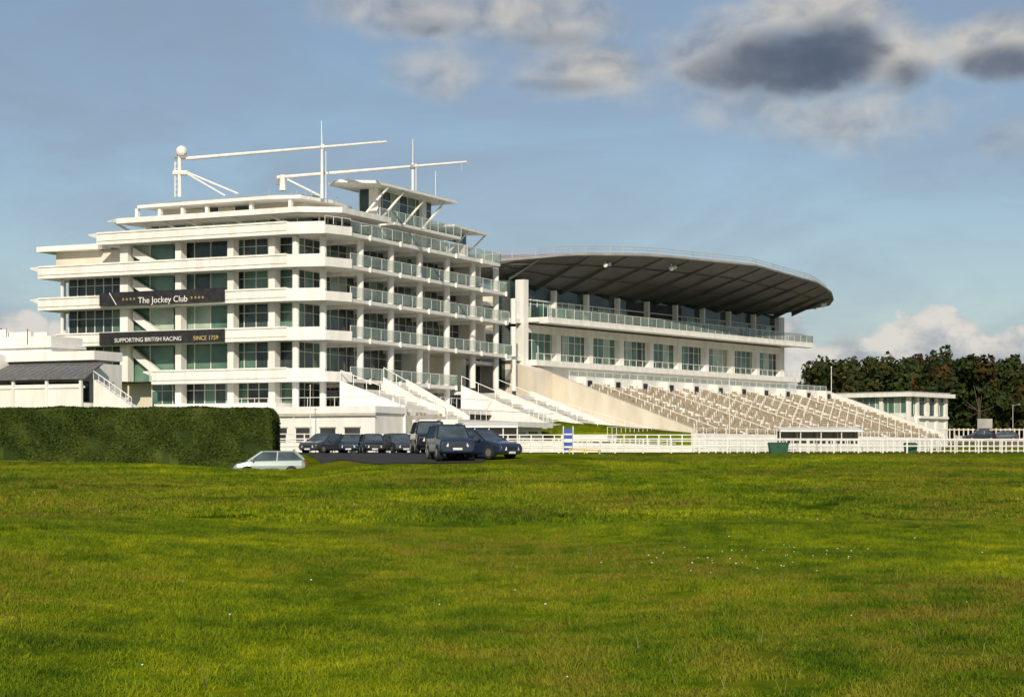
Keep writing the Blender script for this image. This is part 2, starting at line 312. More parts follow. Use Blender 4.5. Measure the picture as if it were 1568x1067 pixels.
for i,(z0,z1) in enumerate(floors):
    sl=Q.sa(235,1.2) if i==0 else Q.sa(108 if i in(1,2,3) else 200,1.2)
    sm=Q.sa(192,1.2); s3=Q.sa(268,1.2) if i else sl; s4=Q.sa(350,1.2)
    if i in(1,2,3): Q.glazing(G,(sl,1.0),(sm+.3,1.0),z0,z1,1.1,['gl1','gl1','gl1','gl2'],.07)
    if i: Q.glazing(G,(sm-.4,1.0),(s3,1.0),z0,z1,2.2,['gl2','gl3','gl2'],trans=False)
    if i: Q.glazing(G,(s3-.6,1.0),(s4,1.0),z0,z1,1.9,['gl2','gl2','gl3','gl1'],.07,trans=False)
    Q.glazing(G,((s4-.6 if i else sl),1.0),(3.2,1.0),z0,z1,1.25,['gl1','gl1','gl2'],.07)
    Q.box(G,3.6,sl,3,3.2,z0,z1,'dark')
    for px in pier_px:
        if i==0 and px<230: continue
        s=Q.sa(px,-.1); w=.34 if px!=192 else .46
        Q.box(C_,s-w,s+w,-.35,.6,z0,z1,'white')
    if i in(1,2,3):
        Q.beam(C_,(Ls[3]-2,-.4,z0),(Ls[3]-2,-.4,z1),.16,'white'); Q.beam(C_,(Ls[3]-.8,1.5,z0),(Ls[3]-.8,1.5,z1),.16,'white')
    for (a,b) in [(2.0,-.4),(-.2,.8)]+[(-1.3,t) for t in (5.8,11.8,17.8,23.8,29.8,35.5,40)]:
        if i==4 and b>37: continue
        if i==0 and b>30: continue
        C_.beam(Q.p(a,b,z0),Q.p(a,b,z1),.33,'white',12)
    te=(Rt[i] if i else 40)-2.5
    Q.glazing(G,(2.9,1.0),(2.9,12),z0,z1,1.5,glch,.06); Q.glazing(G,(2.9,12),(2.9,te),z0,z1,1.5,glch,.06)
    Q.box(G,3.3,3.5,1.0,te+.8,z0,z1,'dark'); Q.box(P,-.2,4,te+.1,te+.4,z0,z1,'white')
    for t in np.arange(5.8,te,6): Q.box(P,-1.0,2.8,t-.1,t+.1,z1-.35,z1-.01,'white')
    for q in range(14):
        t=random.uniform(3,te-1); a=random.uniform(-1.4,1.2); Q.box(C_,a,a+.5,t,t+.5,z0+.4,z0+.46,'dark'); Q.box(C_,a+.45,a+.5,t,t+.5,z0+.46,z0+.95,'dark'); Q.box(C_,a+.2,a+.3,t+.2,t+.3,z0,z0+.4,'dark')
    if i:
        sa_,sb_=Q.sa(204,.3),Q.sa(252,.3); zt=z1-.15; zb=z0+.35
        P.hexa([Q.p(sa_,.2,zt-.9),Q.p(sb_,.2,zb-.6),Q.p(sb_,.7,zb-.6),Q.p(sa_,.7,zt-.9),Q.p(sa_,.2,zt-.1),Q.p(sb_,.2,zb+.2),Q.p(sb_,.7,zb+.2),Q.p(sa_,.7,zt-.1)],'white')
Q.box(P,3.8,S0-3,3.4,TT-3,.3,20.3,'cream')
s=Q.sa(180,-1.0); Q.slab(P,[(s,-1.2),(1,-1.6),(-2.4,.5),(-2.6,9.5),(3,10.5),(s-3,12)],22.4,22.9,'white')
P.prism([Q.p(s,-1.2,22.5),Q.p(s+2,0,22.8),Q.p(s,6,22.5)],[Q.p(s,-1.2,22.89),Q.p(s+2,0,22.86),Q.p(s,6,22.89)],'white')
s7=Q.sa(213,.5); Q.slab(P,[(s7,.2),(5,-.3),(2.0,.5),(1.2,5),(2,10),(s7-2,10)],23.95,24.25,'white')
Q.slab(P,[(s7-1,1),(5,.8),(2.5,1.5),(2.5,9),(s7-2,9)],24.25,24.5,'grey')
Q.glazing(G,(Q.sa(225,2.5),2.5),(2,2.5),20.8,22.4,1.6,['gl2','gl3','gl1'],trans=False); Q.glazing(G,(1.2,2.5),(1.2,26),20.8,22.4,1.5,['gl2','gl1','gl3'],trans=False)
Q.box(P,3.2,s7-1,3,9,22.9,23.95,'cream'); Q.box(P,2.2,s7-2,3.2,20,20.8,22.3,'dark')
Q.glazing(G,(s7-4,2.9),(9,2.9),22.95,23.9,2,['gl1','cream'],trans=False)
for px in (205,240,275,312,380,440):
    a=Q.sa(px,0); Q.beam(C_,(a,2.4,20.9),(a+1.5,-.8,22.5),.13,'white'); Q.box(C_,a-.15,a+.15,.4,.8,22.9,23.95,'white')
tR=Q.sb(700,-2.3); a5=Q.sa(503,7); t6=Q.sb(706,-2.2)
Q.slab(P,[(a5,7),(a5-2,5.5),(-2.0,7.5),(-2.3,tR),(2,tR+.8),(a5,tR)],26.0,26.25,'white'); Q.slab(P,[(a5-.6,8.5),(0,8),(-1.2,9),(-1.5,tR-1),(a5-.6,tR-1)],26.25,26.5,'grey')
Q.box(P,-2.2,4,11,t6,22.42,22.7,'white'); Q.rail(R,(-2.2,8),(-2.2,t6),22.7,23.7,1.8)
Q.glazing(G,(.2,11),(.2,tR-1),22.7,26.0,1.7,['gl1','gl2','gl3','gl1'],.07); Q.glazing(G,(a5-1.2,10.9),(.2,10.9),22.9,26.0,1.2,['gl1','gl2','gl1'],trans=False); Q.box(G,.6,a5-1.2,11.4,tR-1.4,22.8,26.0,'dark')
Q.box(P,-.2,1.0,20.5,21.4,20.8,26.0,'white'); Q.box(P,-.6,.4,10.5,11.1,20.8,26.0,'white')
for t in (8,11.3,16,20): Q.beam(C_,(-.3,t,22.9),(-1.9,t+2.2,26.0),.12,'white')
tq=Q.sb(745,-1.0); Q.slab(P,[(4,22),(-1.6,25),(-1.2,tq),(3,tq-2)],23.75,23.98,'white'); Q.glazing(G,(0.6,26.1),(0.6,33),20.8,22.4,1.5,['gl2','gl1','gl3'],trans=False); Q.glazing(G,(.8,24),(.8,32.5),22.72,23.75,1.2,['gl1','gl2'],trans=False)
for t in (12,18,24,30): Q.box(P,-.5,.6,t-.4,t+.4,20.8,22.4,'white')
for t in (27,31): Q.beam(C_,(.6,t,21.0),(-1.0,t+2.5,23.75),.11,'white')
Q.rail(R,(-1.4,-.9),(-2.35,2.1),21.3,22.0,1.2,False)
a0,a1=Q.sa(86,3),Q.sa(200,3); Q.box(P,a1,a0,3,9,18,Q.z(387,a0,3),'cream'); Q.slab(P,[(a0+1.5,1.8),(Q.sa(150,1.8),1.8),(Q.sa(150,1.8),9),(a0+1.5,9)],Q.z(387,a0,3),Q.z(379,a0,3),'white')
Q.slab(P,[(Q.sa(150,2.5),2.5),(Q.sa(195,2.5),2.5),(Q.sa(195,2.5),8),(Q.sa(150,2.5),8)],Q.z(387,a0,3),Q.z(373,a0,3),'slate')
Q.box(P,-9.2,6,-5.5,0,3.9,4.5,'white'); Q.box(P,-9.0,Q.sa(200,-5),-5.2,3.3,.1,3.9,'white'); Q.box(P,Q.sa(235,-2.5),2.9,-2.4,.8,3.9,5.0,'white'); Q.box(P,6.1,Q.sa(235,-4.5),-4.5,0,3.4,3.95,'white')
for a in (-7.5,-5,-2.5,0,2.5): Q.box(P,a,a+1.5,-5.3,-5.15,.5,2.6,'dark'); Q.box(P,a-.1,a+1.6,-5.32,-5.16,2.62,2.74,'conc')
Q.wall(P,(-9.3,-5.6),(6.1,-5.6),.1,3.75,3.88,'conc')
def stairs(t0,t1,z0,z1,o0,o1,n):
    for i in range(n):
        oa=o0+(o1-o0)*i/n; ob=o0+(o1-o0)*(i+1)/n; zt=z0+(z1-z0)*(i+.5)/n
        Q.box(P,-ob,-oa,t0,t1,.2,zt,'conc')
        if i%2==0: Q.box(P,-ob+.02,-ob+.14,t0+.3,t1-.3,zt,zt+.42,'white')
        for t in np.arange(t0+.6,t1-.4,.8):
            if random.random()<.6: Q.box(P,-ob+.2,-ob+.45,t,t+.5,zt,zt+.3,'seat')
    for t in (t0,t1):
        P.hexa([Q.p(-o0,t-.15,.2),Q.p(-o1,t-.15,.2),Q.p(-o1,t+.15,.2),Q.p(-o0,t+.15,.2),Q.p(-o0,t-.15,z0+1.0),Q.p(-o1,t-.15,z1+.9),Q.p(-o1,t+.15,z1+.9),Q.p(-o0,t+.15,z0+1.0)],'white')
    for q in range(6):
        R.beam(Q.p(-(o0+(o1-o0)*q/5),t0,z0+(z1-z0)*q/5+.9),Q.p(-(o0+(o1-o0)*q/5),t0,z0+(z1-z0)*q/5+1.9),.04,'white',4)
    R.beam(Q.p(-o0,t0,z0+1.95),Q.p(-o1,t0,z1+1.85),.045,'white',4)
stairs(.2,8,6.0,3.7,2.4,9.2,12); stairs(8.4,13,6.6,3.1,2.4,9.2,14); stairs(25,33,6.4,2.6,2.4,12,14); stairs(33.5,42,6.4,2.0,2.4,14,16)
Q.box(P,-6,2,13.2,24.8,4.3,4.8,'white'); Q.box(G,-5.5,2,13.2,24.8,.3,4.3,'dark'); Q.rail(R,(-6,13.2),(-6,24.8),4.8,5.8,1.2,False)
Q.box(P,-14,-9.4,1,22,2.9,3.4,'white'); Q.box(P,-13.2,-9.4,2,21,.2,2.9,'cream')
for t in np.arange(3,20,3): Q.box(G,-13.35,-13.15,t,t+1.9,.6,2.5,'gl1')
Q.box(P,-19,-14,24,41,1.6,2.2,'white'); Q.box(P,-18.5,-14,25,40,.1,1.6,'cream')
Q.rail(R,(-14,1),(-14,22),3.4,4.3,1.2,False); Q.rail(R,(-9.2,-5.4),(-9.2,0),4.5,5.4,1.2,False); Q.rail(R,(-9.2,-5.45),(6,-5.45),4.5,5.3,1.4,False); Q.rail(R,(-19,24),(-19,41),2.2,3.0,1.2,False)
Q.box(G,6,16,TT-1,TT+7,.3,17.2,'gl1'); 
for z in (6.8,10.4,14.0,17.2): Q.box(P,4,16,TT-1,TT+5,z,z+.4,'white')
for t in np.arange(TT-1,TT+6,1.5): Q.box(P,5.85,5.98,t,t+.12,.3,17.2,'white')
for i in range(26):
    a=random.uniform(2,9); t=random.uniform(2,9); h=random.uniform(.3,1.2); Q.beam(C_,(a,t,24.3),(a,t,24.3+h),.04,'grey',4)
for i in range(5):
    a=random.uniform(3,7); t=random.uniform(3,9); Q.box(P,a,a+.7,t,t+.8,24.5,24.8+random.random()*.3,'grey')
P.build(qs); G.build(qs); C_.build(qs,smooth=False); R.build(qs)
B=Part('banner'); 
for (pt,pb) in ((449,469),(510,529)):
    a0,a1=Q.sa(155,-1.75),Q.sa(346,-1.75); z1=Q.z(pt,a0,-1.75); z0=Q.z(pb,a0,-1.75)
    Q.box(B,a1,a0,-2.05,-1.93,z0,z1,'black')
    if pt<500: B.beam(Q.p(a0-2,-2.07,z0+.05),Q.p(a0-1.2,-2.07,z1-.05),.04,'white',4)
B.build(qs)
def text(body,px,py,size,mat,t=-2.08):
    cu=bpy.data.curves.new('lettering','FONT'); cu.body=body; cu.size=size; cu.align_x='CENTER'; cu.align_y='CENTER'; cu.extrude=.01; cu.materials.append(M[mat])
    o=bpy.data.objects.new('lettering',cu); scene.collection.objects.link(o); a=Q.sa(px,t); p=Q.p(a,t,Q.z(py,a,t)); x=-Q.A; n=-Q.B
    o.matrix_world=Matrix(((x.x,0,n.x,p.x),(x.y,0,n.y,p.y),(0,1,0,p.z),(0,0,0,1))); o.parent=qs
text('The Jockey Club',249,459,.84,'white'); text('* * * *',197,460,.6,'gold'); text('* * * *',302,457.5,.6,'gold')
text('SUPPORTING BRITISH RACING',226,520,.56,'white'); text('SINCE 1759',315,517.5,.56,'gold')
K=Part('roof_masts')
def qp(px,py,t): a=Q.sa(px,t); return Q.p(a,t,Q.z(py,a,t))
def boom(p0,p1,r,n=14):
    K.beam(p0,p1,r,'white',8,r*.5)
a=qp(275,302,3); b=qp(275,240,3); K.beam(a,b,.19,'white',8); K.sphere(qp(278,232,3),.56,'white',14)
K.beam(qp(268,302,3),qp(268,248,3),.07,'white'); 
for i in range(7): K.beam(qp(268,300-i*8,3),qp(275,296-i*8,3),.04,'white',4)
K.beam(qp(266,265,3),qp(288,265,3),.25,'white',6); K.beam(qp(268,240,3),qp(288,242,3),.18,'grey',6)
boom(qp(286,243,3),qp(592,217,3),.19); K.beam(qp(286,264,3),qp(365,297,3),.10,'white'); K.beam(qp(286,266,3),qp(345,300,3),.08,'white')
K.beam(qp(493,304,3),qp(493,228,3),.16,'white',8,.12); K.beam(qp(493,228,3),qp(492,185,3),.07,'white',6,.03); K.beam(qp(499,304,3),qp(499,232,3),.04,'white'); K.sphere(qp(494,225,3),.26,'white',8)
boom(qp(425,272,5),qp(715,248,5),.19); K.beam(qp(433,292,5),qp(433,268,5),.36,'white',8,.25); K.beam(qp(440,275,5),qp(490,300,5),.1,'white'); K.beam(qp(425,283,5),qp(425,268,5),.15,'grey')
K.beam(qp(632,292,5),qp(632,250,5),.14,'white',8); K.beam(qp(632,250,5),qp(632,213,5),.05,'white',6,.03); K.beam(qp(637,292,5),qp(637,250,5),.04,'white'); K.sphere(qp(632,256,5),.26,'grey',8)
K.beam(qp(533,285,5),qp(533,253,5),.08,'grey'); K.beam(qp(529,262,5),qp(537,262,5),.12,'grey'); K.beam(qp(667,300,5),qp(667,262,5),.03,'white',4); K.beam(qp(707,262,5),qp(707,247,5),.04,'grey',4)
K.build(qs)
# ---------------------------------------------------------------- canopied stand
D=Frame(805,225,(2221,3000)); cs=empty('canopied_grandstand')
P=Part('walls_and_slabs'); G=Part('glazing'); R=Part('railings'); LT=61
D.box(P,2.4,16,-3,LT+1,.3,19.0,'cream')
D.box(P,-.6,.6,-1.2,-.3,.3,20.3,'white'); D.box(G,1,2.3,-3.2,-.2,8,20.2,'gl1')
for z in (11.0,15.3): D.box(P,-.3,1.1,-3.2,-1.25,z,z+.5,'white')
D.box(P,.4,2.1,LT+.1,LT+1.2,8,19.6,'white')
D.box(P,-3.2,2,-.1,LT+3,15.5,16.0,'white'); D.slab(P,[(-3.3,-.1),(-3.3,LT+3),(-2.0,LT+3.1),(-2.0,-.1)],15.3,15.49,'white'); D.rail(R,(-3.1,0),(-3.1,LT+3),16.0,17.05,1.8); D.rail(R,(-3.1,LT+3),(1,LT+3),16.0,17.05,1.5)
D.box(P,.2,2,-.1,LT,14.4,15.29,'white')
D.glazing(G,(1.0,0),(1.0,LT),11.15,14.4,1.25,['gl1','gl2','gl2','gl3','gl2'],.06)
D.box(P,-1.6,2,-.1,LT+2,10.5,11.15,'white'); 
D.box(P,-.2,2,-.1,LT+1,8.0,10.5,'white')
for i in range(10):
    t=.0+i*LT/9.0; D.box(P,.1,.9,t-.42,t+.42,11.15,14.6,'white'); D.box(P,.5,1.2,t-.16,t+.16,16.0,19.6,'white')
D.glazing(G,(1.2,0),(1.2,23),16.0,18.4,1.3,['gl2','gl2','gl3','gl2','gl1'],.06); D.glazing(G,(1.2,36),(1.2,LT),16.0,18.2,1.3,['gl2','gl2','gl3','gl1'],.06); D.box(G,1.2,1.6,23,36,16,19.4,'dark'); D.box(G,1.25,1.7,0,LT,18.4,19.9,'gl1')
for i in range(36): D.box(G,.1,.2,.5+i*1.65,1.1+i*1.65,16.02,17.4,random.choice(['gl3','gl2','gl1']))
D.box(P,.9,1.15,0,LT,18.2,18.3,'white')
D.rail(R,(-1.5,0),(-1.5,LT+2),11.15,11.9,1.5,False)
D.box(P,-4.6,0,2,LT+3,7.9,8.4,'white'); D.box(P,-4.8,-4.6,2,LT+4,8.0,9.3,'white'); D.rail(R,(-4.7,2),(-4.7,LT+4),9.3,9.9,1.8)
for i in range(11): D.box(P,-6.0,-4.8,3.5+i*5.9,5.0+i*5.9,7.4,9.2,'white'); D.box(P,-6.06,-6.0,3.8+i*5.9,4.7+i*5.9,7.4,8.8,'dark')
P.hexa([D.p(2,1.0,.2),D.p(-22,1.0,.2),D.p(-22,1.6,.2),D.p(2,1.6,.2),D.p(2,1.0,11.3),D.p(-22,1.0,3.0),D.p(-22,1.6,3.0),D.p(2,1.6,11.3)],'cream')
P.hexa([D.p(2,-2.6,.2),D.p(-3,-2.6,.2),D.p(-3,.9,.2),D.p(2,.9,.2),D.p(2,-2.6,11.4),D.p(-3,-2.6,9.7),D.p(-3,.9,9.7),D.p(2,.9,11.4)],'cream')
P.hexa([D.p(-3,-2.4,.2),D.p(-20,-2.4,.2),D.p(-20,-2,.2),D.p(-3,-2,.2),D.p(-3,-2.4,6.0),D.p(-20,-2.4,1.6),D.p(-20,-2,1.6),D.p(-3,-2,6.0)],'white')
for q in range(12):
    o=3+q*1.5; zt=6.0-4.4*q/11.3; R.beam(D.p(-o,-2.2,zt),D.p(-o,-2.2,zt+1.1),.04,'white',4)
R.beam(D.p(-3,-2.2,7.1),D.p(-20,-2.2,2.7),.05,'white',4); R.beam(D.p(-3,-2.2,6.6),D.p(-20,-2.2,2.2),.035,'white',4)
for i in range(12): D.box(P,-3-1.4*(i+1),-3-1.4*i,-2,1,.2,5.6-.36*i,'conc')
P.build(cs); G.build(cs); R.build(cs)
P=Part('terrace_seating'); n=15; o0,o1=4.9,22.0; Z0,Z1=7.9,2.2
for i in range(n):
    oa=o0+(o1-o0)*i/n; ob=o0+(o1-o0)*(i+1)/n; zt=Z0+(Z1-Z0)*(i+.5)/n
    D.box(P,-ob,-oa,1.7,LT+5,.1,zt,'conc')
    t=2.2
    while t<LT+4:
        if (t%12)>1.3 and random.random()<.93: D.box(P,-ob+.25,-ob+.62,t,t+.42,zt+.02,zt+.42+random.uniform(-.03,.03),'seat'); D.box(P,-ob+.64,-ob+.70,t,t+.42,zt+.3,zt+.78,'seat')
        t+=.56
    for t in np.arange(3,LT+4,2.4):
        if random.random()<.8: D.box(P,-ob+.1,-ob+.2,t,t+.08,zt,zt+.95,'white')
for t in (12,24,36,48,60):
    P.hexa([D.p(-o0,t-.1,.2),D.p(-o1,t-.1,.2),D.p(-o1,t+.1,.2),D.p(-o0,t+.1,.2),D.p(-o0,t-.1,Z0+.75),D.p(-o1,t-.1,Z1+.6),D.p(-o1,t+.1,Z1+.6),D.p(-o0,t+.1,Z0+.75)],'white')
P.hexa([D.p(-o0,LT+5,.2),D.p(-o1,LT+5,.2),D.p(-o1,LT+5.4,.2),D.p(-o0,LT+5.4,.2),D.p(-o0,LT+5,Z0+1.2),D.p(-o1,LT+5,Z1+1),D.p(-o1,LT+5.4,Z1+1),D.p(-o0,LT+5.4,Z0+1.2)],'white')
D.box(P,-22.3,-22.0,1,LT+5.4,.1,2.6,'white'); D.box(P,-26,-22.4,1,LT+8,.1,.9,'white')
P.build(cs)
R=Part('terrace_rails'); D.rail(R,(-22.2,1),(-22.2,LT+5),2.6,3.2,2.2,False); D.rail(R,(-26,1),(-26,LT+8),.9,1.9,1.6,False)
for t in (6,18,30,42,54): R.beam(D.p(-o0,t,Z0+1),D.p(-o1,t,Z1+1),.05,'white',4)
R.build(cs)
P=Part('canopy_roof'); N=44; Tn=LT+10; front=[];back=[];inn=[]
for i in range(N+1):
    u=i/N; t=-5+(Tn+5)*u; o=-3+np.interp(u,[0,.03,.1,.25,.5,.75,.88,.96,1],[0.5,5.5,9.3,13,14.6,12.8,10.0,7.2,5.0])
    zf=np.interp(u,[0,.08,.2,.5,.8,.93,1],[22.0,22.9,23.4,23.8,23.1,22.4,21.7])
    front.append((-o,t,zf)); zb=np.interp(u,[0,.1,.86,1],[21.6,19.9,19.9,21.3]); back.append((1.2,t,zb)); inn.append((14-4*abs(2*u-1)**3,t,21.2))
for i in range(N):
    f0,f1,b0,b1,n0,n1=front[i],front[i+1],back[i],back[i+1],inn[i],inn[i+1]
    up=lambda q,d:(q[0],q[1],q[2]+d)
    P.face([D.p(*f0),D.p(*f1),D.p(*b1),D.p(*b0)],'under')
    P.face([D.p(*up(f0,.28)),D.p(*up(f1,.28)),D.p(*up(n1,2.6)),D.p(*up(n0,2.6))],'grey')
    P.face([D.p(*f0),D.p(*f1),D.p(*up(f1,.28)),D.p(*up(f0,.28))],'grey')
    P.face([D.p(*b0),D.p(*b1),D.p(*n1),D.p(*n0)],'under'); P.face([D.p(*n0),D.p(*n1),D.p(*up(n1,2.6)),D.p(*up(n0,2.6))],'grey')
for q in (0,N):
    P.face([D.p(*front[q]),D.p(*up(front[q],.28)),D.p(*up(inn[q],2.6)),D.p(*inn[q]),D.p(*back[q])],'grey')
o=P.build(cs,recalc=False)
P=Part('canopy_ribs')
for i in range(2,N-1,3):
    f0,b0=front[i],back[i]; P.hexa([D.p(f0[0]+.3,f0[1]-.1,f0[2]-.2),D.p(b0[0],b0[1]-.1,b0[2]-.6),D.p(b0[0],b0[1]+.1,b0[2]-.6),D.p(f0[0]+.3,f0[1]+.1,f0[2]-.2),
        D.p(f0[0]+.3,f0[1]-.1,f0[2]-.01),D.p(b0[0],b0[1]-.1,b0[2]-.01),D.p(b0[0],b0[1]+.1,b0[2]-.01),D.p(f0[0]+.3,f0[1]+.1,f0[2]-.01)],'under')
for fr in (.35,.7):
    for i in range(N):
        q=[tuple(front[j][c]*(fr)+back[j][c]*(1-fr)-(.08 if c==2 else 0) for c in range(3)) for j in (i,i+1)]; P.beam(D.p(*q[0]),D.p(*q[1]),.07,'under',4)
for i in range(N):
    a,b=front[i],front[i+1]
    for d in (.42,.8,1.1): P.beam(D.p(a[0]+.8,a[1],a[2]+d),D.p(b[0]+.8,b[1],b[2]+d),.035,'grey',4)
    P.beam(D.p(a[0]+.8,a[1],a[2]+.2),D.p(a[0]+.8,a[1],a[2]+1.2),.06,'grey',4)
    P.beam(D.p(a[0],a[1],a[2]+.14),D.p(b[0],b[1],b[2]+.14),.16,'grey',6)
for i in (7,13,41):
    a=front[i]; P.beam(D.p(a[0]+1.5,a[1],a[2]-1.0),D.p(a[0]+1.5,a[1],a[2]),.08,'white',5); P.sphere(D.p(a[0]+1.5,a[1],a[2]-1.0),.3,'white',8); P.sphere(D.p(a[0]+1.5,a[1]+.8,a[2]-.8),.25,'white',8)
P.build(cs)
# ---------------------------------------------------------------- left lodge
Lf=Frame(145,152,(1401,3000)); lo=empty('white_lodge_building'); P=Part('walls'); G=Part('openings')
def lz(py): return (HY-py)*152/F
Lf.box(P,0,14,0,3.5,.0,lz(556),'white'); Lf.box(P,-.2,14,-.3,3.3,lz(551),lz(537),'white'); Lf.box(P,4.2,14,0,4,lz(537),lz(512),'white'); Lf.box(P,4.0,14,-.25,4.2,lz(530),lz(525),'white'); Lf.box(P,7,14,1,4,lz(512),lz(503),'white')
Lf.box(P,-1.2,8.3,-3.2,-3.0,0,lz(590),'white'); Lf.box(P,-1.3,8.3,-3.3,-2.9,lz(596),lz(593),'white'); Lf.box(P,-1.2,14,-3,0,0,lz(618),'white')
Lf.box(G,.5,7.8,-.12,-.02,lz(615),lz(584),'gl1'); 
a0,a1=-1.4,8.2
P.hexa([Lf.p(a0-.5,-3.6,lz(583)),Lf.p(a1,-3.6,lz(583)),Lf.p(a1,0,lz(558)),Lf.p(a0+.6,0,lz(558)),Lf.p(a0-.5,-3.6,lz(580)),Lf.p(a1,-3.6,lz(580)),Lf.p(a1,0,lz(555)),Lf.p(a0+.6,0,lz(555))],'slate')
for a in np.arange(-1.2,8.2,.7): Lf.beam(P,(a,-3.6,lz(580.)),(min(8.0,a+.1),-.02,lz(555)),.035,'slate',4)
for a in (-1.2,2.0,5.2,8.1): Lf.box(P,a-.1,a+.1,-3.4,-3.2,0,lz(583),'white')
Lf.box(P,8.3,14,-3.5,-.1,0,lz(540),'white')
Lf.box(G,11,11.4,2,2.4,lz(512),lz(494),'brick'); Lf.box(P,9.8,10.8,1.5,2.5,lz(503),lz(497),'white'); Lf.box(P,12.2,13,3,3.8,lz(503),lz(496),'white'); Lf.beam(G,(6.5,0,lz(525)),(6.5,0,lz(500)),.05,'red')
Lf.box(P,5,6.3,.5,1.6,lz(512),lz(505),'white'); Lf.beam(P,(9,.5,lz(512)),(9,.5,lz(497)),.05,'grey')
P.hexa([Lf.p(-1.4,-2,.2),Lf.p(-4.9,-2,.2),Lf.p(-4.9,-1.2,.2),Lf.p(-1.4,-1.2,.2),Lf.p(-1.4,-2,lz(583)),Lf.p(-4.9,-2,lz(624)),Lf.p(-4.9,-1.2,lz(624)),Lf.p(-1.4,-1.2,lz(583))],'white')
for i in range(8): Lf.beam(P,(-1.4-i*.5,-2,lz(583+5.8*i)),(-1.4-i*.5,-2,lz(570+5.8*i)),.03,'white',4)
Lf.beam(P,(-1.4,-2,lz(570)),(-4.9,-2,lz(611)),.04,'white')
P.build(lo); G.build(lo)
# ---------------------------------------------------------------- right pavilion
Pf=Frame(1392,300,(2600,3000)); pv=empty('white_pavilion'); P=Part('walls'); G=Part('glazing')
def pz(py): return (HY-py)*300/F
Pf.box(P,.3,15,.3,12,.2,pz(640),'white'); Pf.slab(P,[(-.9,-.9),(16,-.9),(16,13),(-.9,13)],pz(607),pz(601),'white'); Pf.slab(P,[(-.5,-.5),(16,-.5),(16,12),(-.5,12)],pz(601),pz(599),'grey')
Pf.glazing(G,(15,.5),(.6,.5),pz(632),pz(608),1.1,['gl2','gl3','gl2']); Pf.glazing(G,(.5,.6),(.5,12),pz(634),pz(608),1.6,['gl3','gl1','gl2']); Pf.box(P,.9,15,1,11.8,pz(640),pz(607),'cream')
Pf.box(P,.3,15,.2,.5,pz(640),pz(632),'white'); 
for a in (0.3,5,10,14.8): Pf.box(P,a-.3,a+.3,.1,.7,.2,pz(607),'white')
for b in (3,6,9,12): Pf.box(P,.1,.7,b-.35,b+.35,.2,pz(607),'white')
Pf.box(P,-.3,.2,3,12,pz(640),pz(636),'white')
for a in (2,6,10): Pf.box(G,a,a+1.6,.18,.29,.8,3.4,'gl1')
P.build(pv); G.build(pv)
# ---------------------------------------------------------------- fences
def fence(name,pts,h,post,rails,r=.05,k='white'):
    P=Part(name)
    for (x0,y0),(x1,y1) in zip(pts[:-1],pts[1:]):
        L=math.hypot(x1-x0,y1-y0); n=max(1,round(L/post)); q=[(x0+(x1-x0)*i/n,y0+(y1-y0)*i/n) for i in range(n+1)]
        for i,(x,y) in enumerate(q):
            z=T(x,y); P.beam((x,y,z-.2),(x,y,z+h+random.uniform(-.03,.03)),r*1.2,k,5)
            if i<n:
                X,Y=q[i+1]; Z=T(X,Y)
                for rr in rails: P.beam((x,y,z+h*rr),(X,Y,Z+h*rr),r,k,5)
    return P.build()
wx=lambda px,Y:(px-CXP)*Y/F
fence('white_rail_fence',[(wx(425,150),150),(wx(1200,150),150),(wx(1640,158),158)],1.1,2.2,(.5,.98),.055)
fence('white_rail_fence',[(wx(600,166),166),(wx(1080,166),166)],1.5,1.0,(.3,.65,1.0))
fence('white_rail_fence',[(wx(1085,156),156),(wx(1568,172),172)],1.05,.7,(.15,.5,.98))
fence('white_rail_fence',[(wx(770,186),186),(wx(1250,205),205),(wx(1440,230),230)],1.3,1.1,(.3,.65,1.0))
fence('white_rail_fence',[(wx(425,168),168),(wx(640,172),172)],1.6,.8,(.3,.6,1.0))
fence('picket_fence',[(wx(1440,292),292),(wx(1660,292),292)],2.0,.7,(.2,.9),.09,'cream')
P=Part('low_white_wall')
P.hexa([(wx(700,178),178,1),(wx(1060,190),190,1),(wx(1060,190),190.3,1),(wx(700,178),178.3,1),(wx(700,178),178,H+1.7),(wx(1060,190),190,H+1.1),(wx(1060,190),190.3,H+1.1),(wx(700,178),178.3,H+1.7)],'white'); 
P.hexa([(wx(425,172),174,1),(wx(640,174),174,1),(wx(640,174),174.3,1),(wx(425,172),174.3,1),(wx(425,172),174,H+1.3),(wx(640,174),174,H+1.2),(wx(640,174),174.3,H+1.2),(wx(425,172),174.3,H+1.3)],'white'); P.build()
P=Part('lawn_bank'); 
P.prism([(wx(800,196),196,1),(wx(1058,196),196,1),(wx(1058,206),206,1),(wx(800,206),206,1)],[(wx(800,196),196,H+2.9),(wx(1058,196),196,H+2.1),(wx(1058,206),206,H+2.6),(wx(800,206),206,H+4.2)],'turf'); P.build()
P=Part('parade_shelter'); 
for (px,Y,w) in ((705,172,5),(1195,215,9)):
    x=wx(px,Y); z=T(x,Y); P.hexa([(x,Y,z+2.2),(x+w,Y,z+2.2),(x+w,Y+3,z+2.6),(x,Y+3,z+2.6),(x,Y,z+2.35),(x+w,Y,z+2.35),(x+w,Y+3,z+2.75),(x,Y+3,z+2.75)],'white')
    for q in range(5):
        P.beam((x+w*q/4,Y+.2,z-.2),(x+w*q/4,Y+.2,z+2.3),.06,'white',5); P.beam((x+w*q/4,Y+2.8,z-.2),(x+w*q/4,Y+2.8,z+2.6),.06,'white',5)
    P.hexa([(x,Y+2.8,z+.9),(x+w,Y+2.8,z+.9),(x+w,Y+2.9,z+.9),(x,Y+2.9,z+.9),(x,Y+2.8,z+2.3),(x+w,Y+2.8,z+2.3),(x+w,Y+2.9,z+2.3),(x,Y+2.9,z+2.3)],'gl1')
P.build()
